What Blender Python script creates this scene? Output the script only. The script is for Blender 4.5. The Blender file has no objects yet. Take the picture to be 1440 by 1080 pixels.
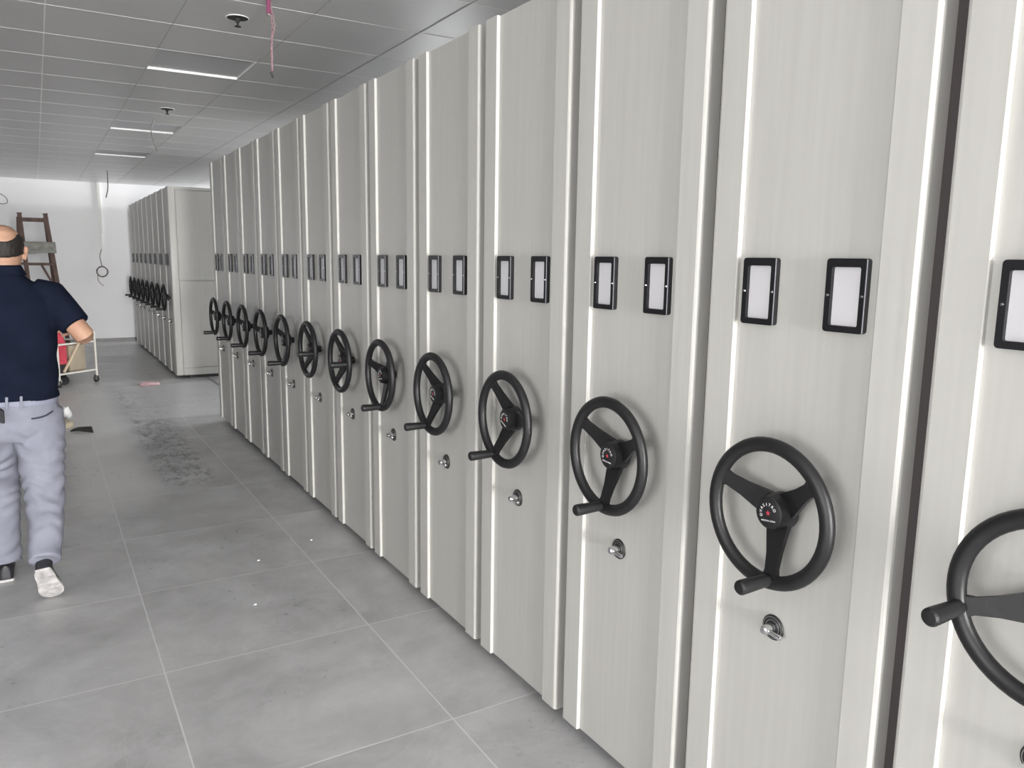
import bpy, bmesh, math, random
from mathutils import Vector, Matrix, noise
random.seed(7)
SC = bpy.context.scene
COL = SC.collection
PI = math.pi

# ------------------------------------------------------------------ materials
def mat(name, rgb, rough=0.5, metal=0.0, spec=0.5, build=None):
    m = bpy.data.materials.new(name); m.use_nodes = True
    nt = m.node_tree; b = nt.nodes['Principled BSDF']
    b.inputs['Base Color'].default_value = (*rgb, 1)
    b.inputs['Roughness'].default_value = rough
    b.inputs['Metallic'].default_value = metal
    b.inputs['Specular IOR Level'].default_value = spec
    if build: build(nt, b)
    return m

def N(nt, typ, **kw):
    n = nt.nodes.new(typ)
    for k, v in kw.items():
        if k.startswith('i_'):
            n.inputs[k[2:].replace('_', ' ')].default_value = v
        else: setattr(n, k, v)
    return n

def mottled(scale=(1, 1, 1), c0=None, c1=None, nscale=6, detail=4, bump=0.0, r0=None, r1=None, bscale=None):
    def f(nt, b):
        L = nt.links
        tc = N(nt, 'ShaderNodeTexCoord'); mp = N(nt, 'ShaderNodeMapping'); mp.inputs['Scale'].default_value = scale
        L.new(tc.outputs['Object'], mp.inputs['Vector'])
        ns = N(nt, 'ShaderNodeTexNoise'); ns.inputs['Scale'].default_value = nscale; ns.inputs['Detail'].default_value = detail
        L.new(mp.outputs['Vector'], ns.inputs['Vector'])
        mr = N(nt, 'ShaderNodeMapRange'); mr.inputs['From Min'].default_value = .3; mr.inputs['From Max'].default_value = .7
        L.new(ns.outputs['Fac'], mr.inputs['Value'])
        if c0:
            mx = N(nt, 'ShaderNodeMix', data_type='RGBA')
            mx.inputs['A'].default_value = (*c0, 1); mx.inputs['B'].default_value = (*c1, 1)
            L.new(mr.outputs['Result'], mx.inputs['Factor']); L.new(mx.outputs['Result'], b.inputs['Base Color'])
        if r0 is not None:
            m2 = N(nt, 'ShaderNodeMapRange'); m2.inputs['To Min'].default_value = r0; m2.inputs['To Max'].default_value = r1
            L.new(mr.outputs['Result'], m2.inputs['Value']); L.new(m2.outputs['Result'], b.inputs['Roughness'])
        if bump:
            bp = N(nt, 'ShaderNodeBump'); bp.inputs['Strength'].default_value = bump; bp.inputs['Distance'].default_value = .01
            if bscale:
                n2 = N(nt, 'ShaderNodeTexNoise'); n2.inputs['Scale'].default_value = bscale; n2.inputs['Detail'].default_value = 2
                L.new(tc.outputs['Object'], n2.inputs['Vector']); L.new(n2.outputs['Fac'], bp.inputs['Height'])
            else: L.new(ns.outputs['Fac'], bp.inputs['Height'])
            L.new(bp.outputs['Normal'], b.inputs['Normal'])
    return f

M = {}
M['cab'] = mat('cabinet_paint', (.60, .585, .545), .42, 0, .5,
               mottled((6, 6, .25), (.485, .478, .455), (.51, .503, .48), 9, 3, .03, .36, .48))
M['panel'] = mat('panel_paint', (.59, .575, .535), .42, 0, .5,
                 mottled((6, 6, .25), (.47, .463, .44), (.50, .493, .47), 11, 3, .03, .36, .48))
M['seal'] = mat('seal_rubber', (.055, .045, .047), .6)
M['under'] = mat('base_steel', (.05, .05, .05), .7)
M['wheel'] = mat('wheel_plastic', (.009, .009, .0105), .46, 0, .5, mottled((1, 1, 1), nscale=60, bump=.05))
M['hub'] = mat('hub_plastic', (.011, .011, .013), .5)
M['frame'] = mat('frame_plastic', (.009, .009, .011), .35)
M['clear'] = mat('edge_highlight_grey', (.22, .22, .25), .2)  # lighter grey for the painted highlight on label holder edges
M['card'] = mat('card_paper', (.66, .65, .68), .5)
M['chrome'] = mat('chrome', (.72, .72, .74), .12, 1.0)
M['white'] = mat('white_print', (.8, .8, .8), .5)
M['red'] = mat('red_print', (.55, .05, .08), .5)
M['wall'] = mat('wall_paint', (.80, .80, .82), .6, 0, .3, mottled((1, 1, 1), (.84, .84, .86), (.87, .87, .885), .8, 3))
M['wall_grey'] = mat('grey_wall_paint', (.22, .22, .22), .6, 0, .3, mottled((1, 1, 1), (.20, .20, .20), (.24, .24, .24), .8, 3))
M['base'] = mat('baseboard_tile', (.12, .12, .12), .35)
M['grey_metal'] = mat('galvanised_steel', (.5, .5, .5), .35, .9)
M['white_metal'] = mat('white_enamel', (.72, .70, .64), .4)
M['rubber'] = mat('caster_rubber', (.03, .03, .03), .6)
M['cardboard'] = mat('cardboard', (.42, .36, .27), .8, 0, .2, mottled((1, 1, 1), (.40, .34, .25), (.45, .39, .30), 8, 3))
M['redbag'] = mat('red_cloth', (.62, .07, .10), .7, 0, .2, mottled((1, 1, 1), (.55, .06, .09), (.68, .09, .12), 20, 3, .2))
M['black'] = mat('black_plastic', (.02, .02, .02), .5)
M['blackcloth'] = mat('black_cloth', (.022, .022, .025), .85)
M['wood_red'] = mat('ladder_wood', (.19, .12, .10), .7, 0, .2, mottled((3, 3, .6), (.10, .075, .065), (.19, .125, .11), 9, 4, .1))
M['wood_grey'] = mat('grey_cloth', (.30, .30, .27), .9, 0, .1, mottled((1, 1, 1), (.22, .22, .20), (.40, .40, .37), 14, 4, .2))
M['stick'] = mat('pale_wood', (.62, .50, .36), .6)
M['plastic_pink'] = mat('pink_plastic', (.60, .42, .44), .3)
M['paper'] = mat('white_plastic', (.8, .8, .8), .5)
M['wire_pink'] = mat('pink_wire', (.20, .045, .105), .5)
M['wire_red'] = mat('pale_red_wire', (.27, .16, .18), .5)
M['wire_grey'] = mat('grey_wire', (.16, .14, .14), .5)
M['wire_white'] = mat('white_cable', (.72, .72, .70), .5)
M['skin'] = mat('skin', (.50, .29, .20), .5, 0, .4, mottled((1, 1, 1), (.36, .20, .135), (.43, .26, .18), 14, 3, .03))
M['hair'] = mat('hair', (.018, .014, .012), .6, 0, .4, mottled((30, 30, 4), (.007, .006, .006), (.020, .016, .014), 12, 3, .3))
M['shirt'] = mat('navy_cotton', (.016, .028, .060), .9, 0, .08, mottled((1, 1, 1), (.0055, .0080, .0175), (.0075, .0105, .022), 10, 4, .05, None, None, 350))
M['trousers'] = mat('grey_cotton', (.36, .37, .44), .85, 0, .2, mottled((1, 1, 1), (.185, .19, .235), (.225, .23, .28), 12, 4, .08, None, None, 120))
M['navy_trim'] = mat('navy_trim', (.03, .035, .055), .8)
M['sole'] = mat('shoe_sole', (.50, .48, .48), .6, 0, .3, mottled((1, 1, 1), (.30, .29, .29), (.62, .60, .60), 30, 3, .1))
M['shoe'] = mat('shoe_leather', (.02, .02, .024), .45)
M['eye'] = mat('eye_white', (.7, .7, .68), .2)
M['lightpanel'] = mat('panel_diffuser', (.52, .52, .54), .45)
M['lightframe'] = mat('panel_frame_white', (.85, .85, .84), .4)
M['hole'] = mat('dark_recess', (.02, .02, .02), .8)

# floor: 0.8 m grey stone tiles, pale joints, cloudy dust, dark scuffed track
def floor_nodes(nt, b):
    L = nt.links
    tc = N(nt, 'ShaderNodeTexCoord'); sep = N(nt, 'ShaderNodeSeparateXYZ'); L.new(tc.outputs['Object'], sep.inputs[0])
    def math_(op, a, c=None, clamp=False):
        n = N(nt, 'ShaderNodeMath', operation=op); n.use_clamp = clamp
        for i, v in enumerate((a, c)):
            if v is None: continue
            if isinstance(v, (int, float)): n.inputs[i].default_value = v
            else: L.new(v, n.inputs[i])
        return n.outputs[0]
    def line(axis, off, pitch, w):
        a = math_('DIVIDE', math_('SUBTRACT', sep.outputs[axis], off), pitch)
        fr = math_('ABSOLUTE', math_('SUBTRACT', math_('FRACT', math_('ADD', a, 100.5)), .5))
        d = math_('MULTIPLY', fr, pitch)
        return math_('SUBTRACT', 1.0, math_('DIVIDE', d, w), True), math_('FLOOR', math_('ADD', a, 100.0))
    lx, ix = line(0, .308, .8035, .0042)
    ly, iy = line(1, 2.19, .80, .0042)
    jn = math_('MAXIMUM', lx, ly)
    cb = N(nt, 'ShaderNodeCombineXYZ'); L.new(ix, cb.inputs[0]); L.new(iy, cb.inputs[1])
    wn = N(nt, 'ShaderNodeTexWhiteNoise', noise_dimensions='3D'); L.new(cb.outputs[0], wn.inputs['Vector'])
    # per-tile shifted clouds
    sc = N(nt, 'ShaderNodeVectorMath', operation='SCALE'); sc.inputs['Scale'].default_value = 9.0; L.new(wn.outputs['Color'], sc.inputs[0])
    ad = N(nt, 'ShaderNodeVectorMath', operation='ADD'); L.new(tc.outputs['Object'], ad.inputs[0]); L.new(sc.outputs[0], ad.inputs[1])
    def nz(vec, scale, detail, rough=.6, dist=0.0):
        n = N(nt, 'ShaderNodeTexNoise'); n.inputs['Scale'].default_value = scale; n.inputs['Detail'].default_value = detail
        n.inputs['Roughness'].default_value = rough; n.inputs['Distortion'].default_value = dist; L.new(vec, n.inputs['Vector']); return n.outputs['Fac']
    def rng(v, a, c, lo=0., hi=1.):
        n = N(nt, 'ShaderNodeMapRange'); n.inputs['From Min'].default_value = a; n.inputs['From Max'].default_value = c
        n.inputs['To Min'].default_value = lo; n.inputs['To Max'].default_value = hi; L.new(v, n.inputs['Value']); return n.outputs['Result']
    cloud = rng(nz(ad.outputs[0], 2.6, 6, .62, .4), .30, .72)
    vein = nz(ad.outputs[0], 2.2, 5, .6, 1.2)
    vein = rng(math_('ABSOLUTE', math_('SUBTRACT', vein, .5)), .0, .014, 1, 0)
    dust = rng(nz(tc.outputs['Object'], .9, 5, .7), .42, .68)
    fine = rng(nz(tc.outputs['Object'], 26, 6, .7), .35, .75)
    def mixc(f, A, B):
        m = N(nt, 'ShaderNodeMix', data_type='RGBA')
        if isinstance(f, (int, float)): m.inputs['Factor'].default_value = f
        else: L.new(f, m.inputs['Factor'])
        for k, v in (('A', A), ('B', B)):
            if isinstance(v, tuple): m.inputs[k].default_value = (*v, 1)
            else: L.new(v, m.inputs[k])
        return m.outputs['Result']
    c = mixc(cloud, (.32, .32, .325), (.57, .57, .58))
    c = mixc(math_('MULTIPLY', vein, .13), c, (.72, .72, .73))
    c = mixc(math_('MULTIPLY', dust, .45), c, (.58, .575, .57))
    c = mixc(math_('MULTIPLY', fine, .12), c, (.45, .45, .45))
    sw = rng(nz(ad.outputs[0], 1.5, 8, .72, 1.8), .50, .72)
    c = mixc(math_('MULTIPLY', sw, .30), c, (.66, .66, .665))
    # dark speckled scuff track
    def band(axis, a, b_, s):
        up = rng(sep.outputs[axis], a, a + s); dn = rng(sep.outputs[axis], b_ - s, b_, 1, 0)
        return math_('MULTIPLY', up, dn)
    sv = N(nt, 'ShaderNodeMapping'); sv.inputs['Scale'].default_value = (1, .45, 1); L.new(tc.outputs['Object'], sv.inputs[0])
    speck = rng(nz(sv.outputs[0], 15, 8, .8), .47, .60)
    reg = math_('MULTIPLY', band(0, .60, 1.04, .10), band(1, 5.45, 9.9, .2))
    c = mixc(math_('MULTIPLY', math_('MULTIPLY', reg, speck), .75), c, (.07, .07, .075))
    # light from the side gap, painted paler on the floor before the far block
    lit_gap = math_('MULTIPLY', band(0, .6, 9, .25), band(1, 7.9, 10.22, .12))
    c = mixc(math_('MULTIPLY', lit_gap, rng(fine, 0, 1, .45, .75)), c, (.70, .70, .71))
    dusty_lit_path = math_('MULTIPLY', band(0, .05, .66, .15), band(1, 5.0, 15.5, .6))  # dusty path, also lightened and lengthened to stand in for light
    c = mixc(math_('MULTIPLY', dusty_lit_path, .8), c, (.66, .655, .645))
    lit_far = math_('MULTIPLY', band(0, -3, 1.5, .2), band(1, 10.25, 15.7, .1))  # far floor painted paler in place of light falling there
    c = mixc(math_('MULTIPLY', lit_far, .5), c, (.68, .67, .66))
    c = mixc(math_('MULTIPLY', jn, .9), c, (.74, .74, .74))
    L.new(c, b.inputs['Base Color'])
    r = math_('ADD', math_('MULTIPLY', dust, .15), math_('ADD', .26, math_('MULTIPLY', fine, .12)))
    L.new(r, b.inputs['Roughness'])
    bp = N(nt, 'ShaderNodeBump'); bp.inputs['Strength'].default_value = .10; bp.inputs['Distance'].default_value = .004
    L.new(math_('SUBTRACT', 1.0, jn), bp.inputs['Height']); L.new(bp.outputs[0], b.inputs['Normal'])
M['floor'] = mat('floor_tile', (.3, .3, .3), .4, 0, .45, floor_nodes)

def ceil_nodes(nt, b):
    L = nt.links
    tc = N(nt, 'ShaderNodeTexCoord'); mp = N(nt, 'ShaderNodeMapping'); mp.inputs['Scale'].default_value = (.35, 7, 1)
    L.new(tc.outputs['Object'], mp.inputs[0])
    n = N(nt, 'ShaderNodeTexNoise'); n.inputs['Scale'].default_value = 7; n.inputs['Detail'].default_value = 4; L.new(mp.outputs[0], n.inputs['Vector'])
    m = N(nt, 'ShaderNodeMix', data_type='RGBA'); m.inputs['A'].default_value = (.62, .62, .62, 1); m.inputs['B'].default_value = (.70, .70, .70, 1)
    L.new(n.outputs['Fac'], m.inputs['Factor']); L.new(m.outputs['Result'], b.inputs['Base Color'])
    r = N(nt, 'ShaderNodeMapRange'); r.inputs['To Min'].default_value = .34; r.inputs['To Max'].default_value = .5
    L.new(n.outputs['Fac'], r.inputs['Value']); L.new(r.outputs['Result'], b.inputs['Roughness'])
M['ceil'] = mat('ceiling_metal', (.5, .5, .5), .4, .5, .5, ceil_nodes)
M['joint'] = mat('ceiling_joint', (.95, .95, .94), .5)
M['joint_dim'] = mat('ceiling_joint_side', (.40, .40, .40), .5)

# ------------------------------------------------------------------ helpers
def link(name, bm, m, parent=None, smooth=None, mats=None):
    me = bpy.data.meshes.new(name); bm.normal_update(); bm.to_mesh(me); bm.free()
    o = bpy.data.objects.new(name, me); COL.objects.link(o)
    for x in (mats or [m]): me.materials.append(x)
    if smooth is not None:
        for p in me.polygons: p.use_smooth = True
        if smooth: me.set_sharp_from_angle(angle=math.radians(smooth))
    if parent: o.parent = parent
    return o

def thing(name, label, cat, loc=(0, 0, 0), rz=0, group=None):
    o = bpy.data.objects.new(name, None); COL.objects.link(o); o.empty_display_size = .1
    o.location = loc; o.rotation_euler = (0, 0, rz); return tag(o, label, cat, group)
def tag(o, label, cat, group=None):
    o['label'] = label; o['category'] = cat
    if group: o['group'] = group
    return o
def struct(o): o['kind'] = 'structure'; return o

def box(bm, x0, x1, y0, y1, z0, z1, bev=0.0, mi=0, seg=2):
    r = bmesh.ops.create_cube(bm, size=1)
    for v in r['verts']:
        v.co = Vector((x0 + (v.co.x + .5) * (x1 - x0), y0 + (v.co.y + .5) * (y1 - y0), z0 + (v.co.z + .5) * (z1 - z0)))
    es = {e for v in r['verts'] for e in v.link_edges}; fs = {f for v in r['verts'] for f in v.link_faces}
    for f in fs: f.material_index = mi
    if bev: bmesh.ops.bevel(bm, geom=list(es), offset=bev, segments=seg, affect='EDGES', profile=.5)

def bar(bm, a, b, w, h, bev=0.0, up=(0, 0, 1)):
    a, b = Vector(a), Vector(b); d = b - a; L = d.length; z = d.normalized(); u = Vector(up)
    if abs(z.dot(u)) > .97: u = Vector((0, 1, 0))
    x = u.cross(z).normalized(); y = z.cross(x)
    mtx = Matrix.Translation((a + b) / 2) @ Matrix((x, y, z)).transposed().to_4x4()
    r = bmesh.ops.create_cube(bm, size=1)
    vs = r['verts']
    for v in vs: v.co = mtx @ Vector((v.co.x * w, v.co.y * h, v.co.z * L))
    if bev: bmesh.ops.bevel(bm, geom=list({e for v in vs for e in v.link_edges}), offset=bev, segments=2, affect='EDGES', profile=.5)

def tube(bm, pts, rad, n=12, cap=True, mi=0):
    """round tube through points, rad a number or list of r / (r1, r2)"""
    pts = [Vector(p) for p in pts]; rings = []
    if not isinstance(rad, (list, tuple)): rad = [rad] * len(pts)
    t0 = (pts[1] - pts[0]).normalized()
    ref = Vector((0, 0, 1)) if abs(t0.z) < .9 else Vector((1, 0, 0))
    x = ref.cross(t0).normalized()
    for i, p in enumerate(pts):
        t = (pts[min(i + 1, len(pts) - 1)] - pts[max(i - 1, 0)]).normalized()
        x = (x - t * x.dot(t)).normalized(); y = t.cross(x)
        r = rad[i]; ra, rb = r if isinstance(r, (list, tuple)) else (r, r)
        rings.append([bm.verts.new(p + x * (ra * math.cos(2 * PI * k / n)) + y * (rb * math.sin(2 * PI * k / n))) for k in range(n)])
    for a, c in zip(rings, rings[1:]):
        for k in range(n):
            f = bm.faces.new((a[k], a[(k + 1) % n], c[(k + 1) % n], c[k])); f.material_index = mi
    if cap:
        bm.faces.new(list(reversed(rings[0]))).material_index = mi; bm.faces.new(rings[-1]).material_index = mi

def rings(bm, secs, n=28):
    """loft of horizontal super-ellipse sections (cx, cy, z, rx, ry[, power])"""
    rs = []
    for s in secs:
        cx, cy, z, rx, ry = s[:5]; pw = s[5] if len(s) > 5 else 2.0
        ring = []
        for k in range(n):
            a = 2 * PI * k / n; c, si = math.cos(a), math.sin(a)
            ring.append(bm.verts.new((cx + rx * math.copysign(abs(c) ** (2 / pw), c), cy + ry * math.copysign(abs(si) ** (2 / pw), si), z)))
        rs.append(ring)
    for a, c in zip(rs, rs[1:]):
        for k in range(n): bm.faces.new((a[k], a[(k + 1) % n], c[(k + 1) % n], c[k]))
    bm.faces.new(list(reversed(rs[0]))); bm.faces.new(rs[-1])

def lathe_x(bm, prof, n=24, cy=0, cz=0, mi=0):
    """surface of revolution about an axis parallel to X: prof = [(x, r)]"""
    rs = []
    for x, r in prof:
        rs.append([bm.verts.new((x, cy + r * math.cos(2 * PI * k / n), cz + r * math.sin(2 * PI * k / n))) for k in range(n)])
    for a, c in zip(rs, rs[1:]):
        for k in range(n):
            f = bm.faces.new((a[k], c[k], c[(k + 1) % n], a[(k + 1) % n])); f.material_index = mi
    for ring in (rs[0], rs[-1]):
        try: bm.faces.new(ring).material_index = mi
        except ValueError: pass
    bmesh.ops.recalc_face_normals(bm, faces=bm.faces)

def prism(bm, outline, z0, z1):
    lo = [bm.verts.new((x, y, z0)) for x, y in outline]; hi = [bm.verts.new((x, y, z1)) for x, y in outline]
    n = len(outline)
    for i in range(n): bm.faces.new((lo[i], lo[(i + 1) % n], hi[(i + 1) % n], hi[i]))
    bm.faces.new(lo); bm.faces.new(list(reversed(hi)))
    bmesh.ops.recalc_face_normals(bm, faces=bm.faces)

def bake(o, mods):
    """apply modifiers through the depsgraph"""
    for typ, kw in mods:
        md = o.modifiers.new(typ.lower(), typ)
        for k, v in kw.items(): setattr(md, k, v)
    dg = bpy.context.evaluated_depsgraph_get()
    me = bpy.data.meshes.new_from_object(o.evaluated_get(dg))
    o.modifiers.clear(); old = o.data; o.data = me; bpy.data.meshes.remove(old); me.name = o.name
    for p in me.polygons: p.use_smooth = True
    return o

def solid(name, fill, m, parent, voxel=.008, smooth=6, wr=None):
    bm = bmesh.new(); fill(bm); bmesh.ops.recalc_face_normals(bm, faces=bm.faces)
    o = link(name, bm, m)
    bake(o, [('REMESH', dict(mode='VOXEL', voxel_size=voxel)), ('SMOOTH', dict(factor=.5, iterations=smooth))])
    if wr:
        me = o.data; me.update()
        nrm = [v.normal.copy() for v in me.vertices]
        for v, nn in zip(me.vertices, nrm): v.co += nn * wr(v.co)
        me.update()
    if not o.data.materials: o.data.materials.append(m)
    if parent: o.parent = parent
    return o

# ------------------------------------------------------------------ room
H = 2.76
XL, XR, YB, YF = -4.2, 6.6, -9.0, 15.6
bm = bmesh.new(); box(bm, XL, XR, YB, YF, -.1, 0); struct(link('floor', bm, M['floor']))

GX, PX, GY, PY = .127, .583, 4.116, .592          # ceiling grid
panel_cells = [(1, 2), (1, 7), (1, 11)]
def gx(i): return GX + i * PX
def gy(j): return GY + j * PY
# ceiling sheets (cells are left open for the set-back panels)
bm = bmesh.new()
ia, ib = math.floor((XL - GX) / PX), math.ceil((XR - GX) / PX); ja, jb = math.floor((YB - GY) / PY), math.ceil((YF - GY) / PY)
def sheet(x0, x1, y0, y1): box(bm, max(x0, XL), min(x1, XR), max(y0, YB), min(y1, YF), H, H + .06)
rows = sorted({j for _, j in panel_cells}); prev = YB
for j in rows:
    sheet(XL, XR, prev, gy(j)); sheet(XL, gx(1), gy(j), gy(j + 1)); sheet(gx(2), XR, gy(j), gy(j + 1)); prev = gy(j + 1)
sheet(XL, XR, prev, YF)
struct(link('ceiling', bm, M['ceil']))
# thin joint strips of the ceiling grid
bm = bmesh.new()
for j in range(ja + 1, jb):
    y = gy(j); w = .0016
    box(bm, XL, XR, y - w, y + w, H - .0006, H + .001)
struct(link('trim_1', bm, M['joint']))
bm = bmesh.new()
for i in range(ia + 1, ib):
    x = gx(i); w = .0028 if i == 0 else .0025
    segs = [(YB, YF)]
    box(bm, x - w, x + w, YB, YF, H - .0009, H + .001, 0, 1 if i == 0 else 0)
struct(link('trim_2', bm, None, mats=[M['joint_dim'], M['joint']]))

def wall_with_openings(name, fixed, a0, a1, wins, axis):
    bm = bmesh.new(); t = -.2 if name in ('wall_far', 'wall_right') else .2
    def bx(u0, u1, z0, z1):
        f0, f1 = sorted((fixed - t, fixed))
        if axis == 'y': box(bm, f0, f1, u0, u1, z0, z1)
        else: box(bm, u0, u1, f0, f1, z0, z1)
    cur = a0
    for (u0, u1, z0, z1) in wins:
        bx(cur, u0, 0, H); bx(u0, u1, 0, z0)
        if z1 < H: bx(u0, u1, z1, H)
        cur = u1
    bx(cur, a1, 0, H)
    return struct(link(name, bm, M['wall_grey'] if name == 'wall_left' else M['wall']))
WL = [(-2.6, .6, .6, 2.5)]
WR = [(7.85, 10.4, .3, 2.6), (12.3, 15.2, 2.05, 2.64)]  # the high second opening is unseen, added for the glow on the far wall
WF = [(-3.0, -1.7, 0.02, 2.2)]
WB = [(-.4, 1.4, .02, 2.6)]
wall_with_openings('wall_left', XL, YB, YF, WL, 'y')
wall_with_openings('wall_back', YB, XL, XR, WB, 'x')
wall_with_openings('wall_right', XR, YB, YF, WR, 'y')
wall_with_openings('wall_far', YF, XL, XR, WF, 'x')
def window(name, axis, fixed, w, n):
    u0, u1, z0, z1 = w; bm = bmesh.new()
    def bx(a, b, c, d):
        if axis == 'y': box(bm, fixed - .12, fixed - .06, a, b, c, d)
        else: box(bm, a, b, fixed - .12, fixed - .06, c, d)
    f = .05
    bx(u0, u1, z0, z0 + f); bx(u0, u1, z1 - f, z1); bx(u0, u0 + f, z0, z1); bx(u1 - f, u1, z0, z1)
    for i in range(1, n):
        u = u0 + (u1 - u0) * i / n; bx(u - f / 2, u + f / 2, z0, z1)
    struct(link(name, bm, M['white_metal']))
window('window_1', 'y', XL, WL[0], 3); window('door_2', 'x', YB, WB[0], 2); window('window_2', 'y', XR + .18, WR[0], 2); window('added_window_3', 'y', XR + .18, WR[1], 4); window('door_1', 'x', YF + .18, WF[0], 2)
bm = bmesh.new(); box(bm, XL, XR, YF - .012, YF, 0, .06); struct(link('baseboard_far', bm, M['base']))

# ------------------------------------------------------------------ mobile shelving units
D, W, HC, Y0 = 1.403, .57, 2.371, .824
ZB = .042
DEP = 2.4
def make_unit():
    t = thing('mobile_shelving_unit', '', 'shelving unit')
    # carcass with raised flank strips and rounded near corner (x = depth into the unit, y = away from camera)
    r = .011
    ol = [(DEP, .041), (r, .041), (.0055, .0425), (.002, .0455), (0, .051),
          (0, .1200), (.0042, .124), (.020, .124), (.020, .484), (.002, .484), (0, .486),
          (0, .560), (.002, .5655), (.0055, .5685), (r, .57), (DEP, .57)]
    bm = bmesh.new(); prism(bm, ol, ZB, HC)
    link('cabinet_body', bm, M['cab'], t)
    bm = bmesh.new(); box(bm, .012, .026, .122, .486, ZB + .001, HC - .001)
    link('face_panel', bm, M['panel'], t)
    bm = bmesh.new(); box(bm, .046, .30, .0005, .0425, ZB + .01, HC - .015)
    link('rubber_seal', bm, M['seal'], t)
    bm = bmesh.new(); box(bm, .16, DEP - .05, .05, .56, 0.0, ZB + .004)
    link('wheel_base', bm, M['under'], t)
    # label holders
    for yc in (.415, .191):
        w2, z0, z1 = .0465, 1.412, 1.562; b = .0130; x0, x1 = -.003, .0125
        bm = bmesh.new()
        iy0, iy1, iz0, iz1 = yc - w2 + b, yc + w2 - .0130, z0 + .0135, z1 - .0175
        def rr(y0, y1, za, zb, rad, n=4):
            pts = []
            for cy, cz, a0 in ((y1 - rad, zb - rad, 0), (y0 + rad, zb - rad, 90), (y0 + rad, za + rad, 180), (y1 - rad, za + rad, 270)):
                for k in range(n + 1):
                    a = math.radians(a0 + 90 * k / n); pts.append((cy + rad * math.cos(a), cz + rad * math.sin(a)))
            return pts
        o_, i_ = rr(yc - w2, yc + w2, z0, z1, .007), rr(iy0, iy1, iz0, iz1, .004)
        # far frame side is broader; keep both sides here
        V = {}
        for key, pts, x in (('of', o_, x0), ('ob', o_, x1), ('if', i_, x0), ('ib', i_, x1)):
            V[key] = [bm.verts.new((x, p[0], p[1])) for p in pts]
        n = len(o_)
        for k in range(n):
            q = (k + 1) % n
            bm.faces.new((V['of'][k], V['of'][q], V['if'][q], V['if'][k]))
            bm.faces.new((V['of'][k], V['ob'][k], V['ob'][q], V['of'][q]))
            bm.faces.new((V['if'][k], V['if'][q], V['ib'][q], V['ib'][k]))
            bm.faces.new((V['ob'][k], V['ib'][k], V['ib'][q], V['ob'][q]))
        bmesh.ops.recalc_face_normals(bm, faces=bm.faces)
        lh = link('label_holder', bm, M['frame'], t, 40)
        bm = bmesh.new(); box(bm, .006, .0122, iy0 - .003, iy1 + .003, iz0 - .003, iz1 + .003)
        c = link('blank_card', bm, M['card'], lh)
        bm = bmesh.new(); box(bm, -.0036, -.002, yc - w2 - .0004, yc - w2 + .0012, z0 + .002, z1 - .002)
        link('edge_highlight', bm, M['clear'], lh)  # thin pale strip painted in as the highlight of the frame's near edge
        for yy in (yc + w2 - .0065, yc - w2 + .0065):
            bm = bmesh.new(); lathe_x(bm, [(-.0052, .0005), (-.0048, .0025), (-.0025, .0035)], 10, yy, (z0 + z1) / 2)
            link('screw', bm, M['chrome'], lh, 40)
    # lock
    lz, ly = .712, .318
    bm = bmesh.new()
    lathe_x(bm, [(.0075, .0005), (.0075, .0285), (.0095, .030), (.0125, .0305)], 28, ly, lz)
    lk = link('lock', bm, M['black'], t, 30)
    bm = bmesh.new()
    for ri in (.0255, .0185):                                     # two pale rings on the black rose
        lathe_x(bm, [(.0076, ri - .0006), (.0068, ri - .0006), (.0068, ri + .0006), (.0076, ri + .0006)], 28, ly, lz)
    link('lock_ring', bm, M['grey_metal'], lk, 30)
    bm = bmesh.new()
    lathe_x(bm, [(.0075, .0125), (-.014, .0115), (-.022, .0105), (-.025, .007), (-.0255, .0005)], 20, ly, lz)
    bar(bm, (-.012, ly - .043, lz - .005), (-.014, ly + .010, lz + .002), .011, .010, .003, (1, 0, 0))
    link('turn_knob', bm, M['chrome'], lk, 35)
    # handwheel: origin at its hub so that it can be turned
    hy, hz, hx = .293, 1.008, -.066
    R0, rt = .153, .0165
    bm = bmesh.new()
    nu, nv = 56, 12
    rg = []
    for i in range(nu):
        a = 2 * PI * i / nu
        rg.append([bm.verts.new((rt * .85 * math.sin(2 * PI * k / nv), (R0 + rt * math.cos(2 * PI * k / nv)) * math.cos(a), (R0 + rt * math.cos(2 * PI * k / nv)) * math.sin(a))) for k in range(nv)])
    for i in range(nu):
        for k in range(nv):
            a, c = rg[i], rg[(i + 1) % nu]; bm.faces.new((a[k], c[k], c[(k + 1) % nv], a[(k + 1) % nv]))
    bmesh.ops.recalc_face_normals(bm, faces=bm.faces)
    wh = link('handwheel', bm, M['wheel'], t, 0)
    for p in wh.data.polygons: p.use_smooth = True
    wh.location = (hx, hy, hz)
    # three flat spokes, flared at hub and rim
    for s in range(3):
        a = -PI / 2 + s * 2 * PI / 3
        bm = bmesh.new()
        prof = [(.010, .033), (.045, .0265), (.09, .0180), (.125, .0150), (.139, .0185), (.150, .029)]
        fr = []
        for side, x in ((0, -.006), (1, .007)):
            f = [bm.verts.new((x, q * math.cos(a) - w * math.sin(a), q * math.sin(a) + w * math.cos(a))) for q, w in prof]
            g = [bm.verts.new((x, q * math.cos(a) + w * math.sin(a), q * math.sin(a) - w * math.cos(a))) for q, w in reversed(prof)]
            fr.append(f + g)
            for v, (q, w) in zip(f + g, prof + prof[::-1]): v.co.x = x + .043 * max(0, 1 - q / .14) ** .9
        n = len(fr[0])
        bm.faces.new(fr[0]); bm.faces.new(list(reversed(fr[1])))
        for k in range(n): bm.faces.new((fr[0][k], fr[1][k], fr[1][(k + 1) % n], fr[0][(k + 1) % n]))
        bmesh.ops.recalc_face_normals(bm, faces=bm.faces)
        link('spoke', bm, M['wheel'], wh, 30)
    bm = bmesh.new()
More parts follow.
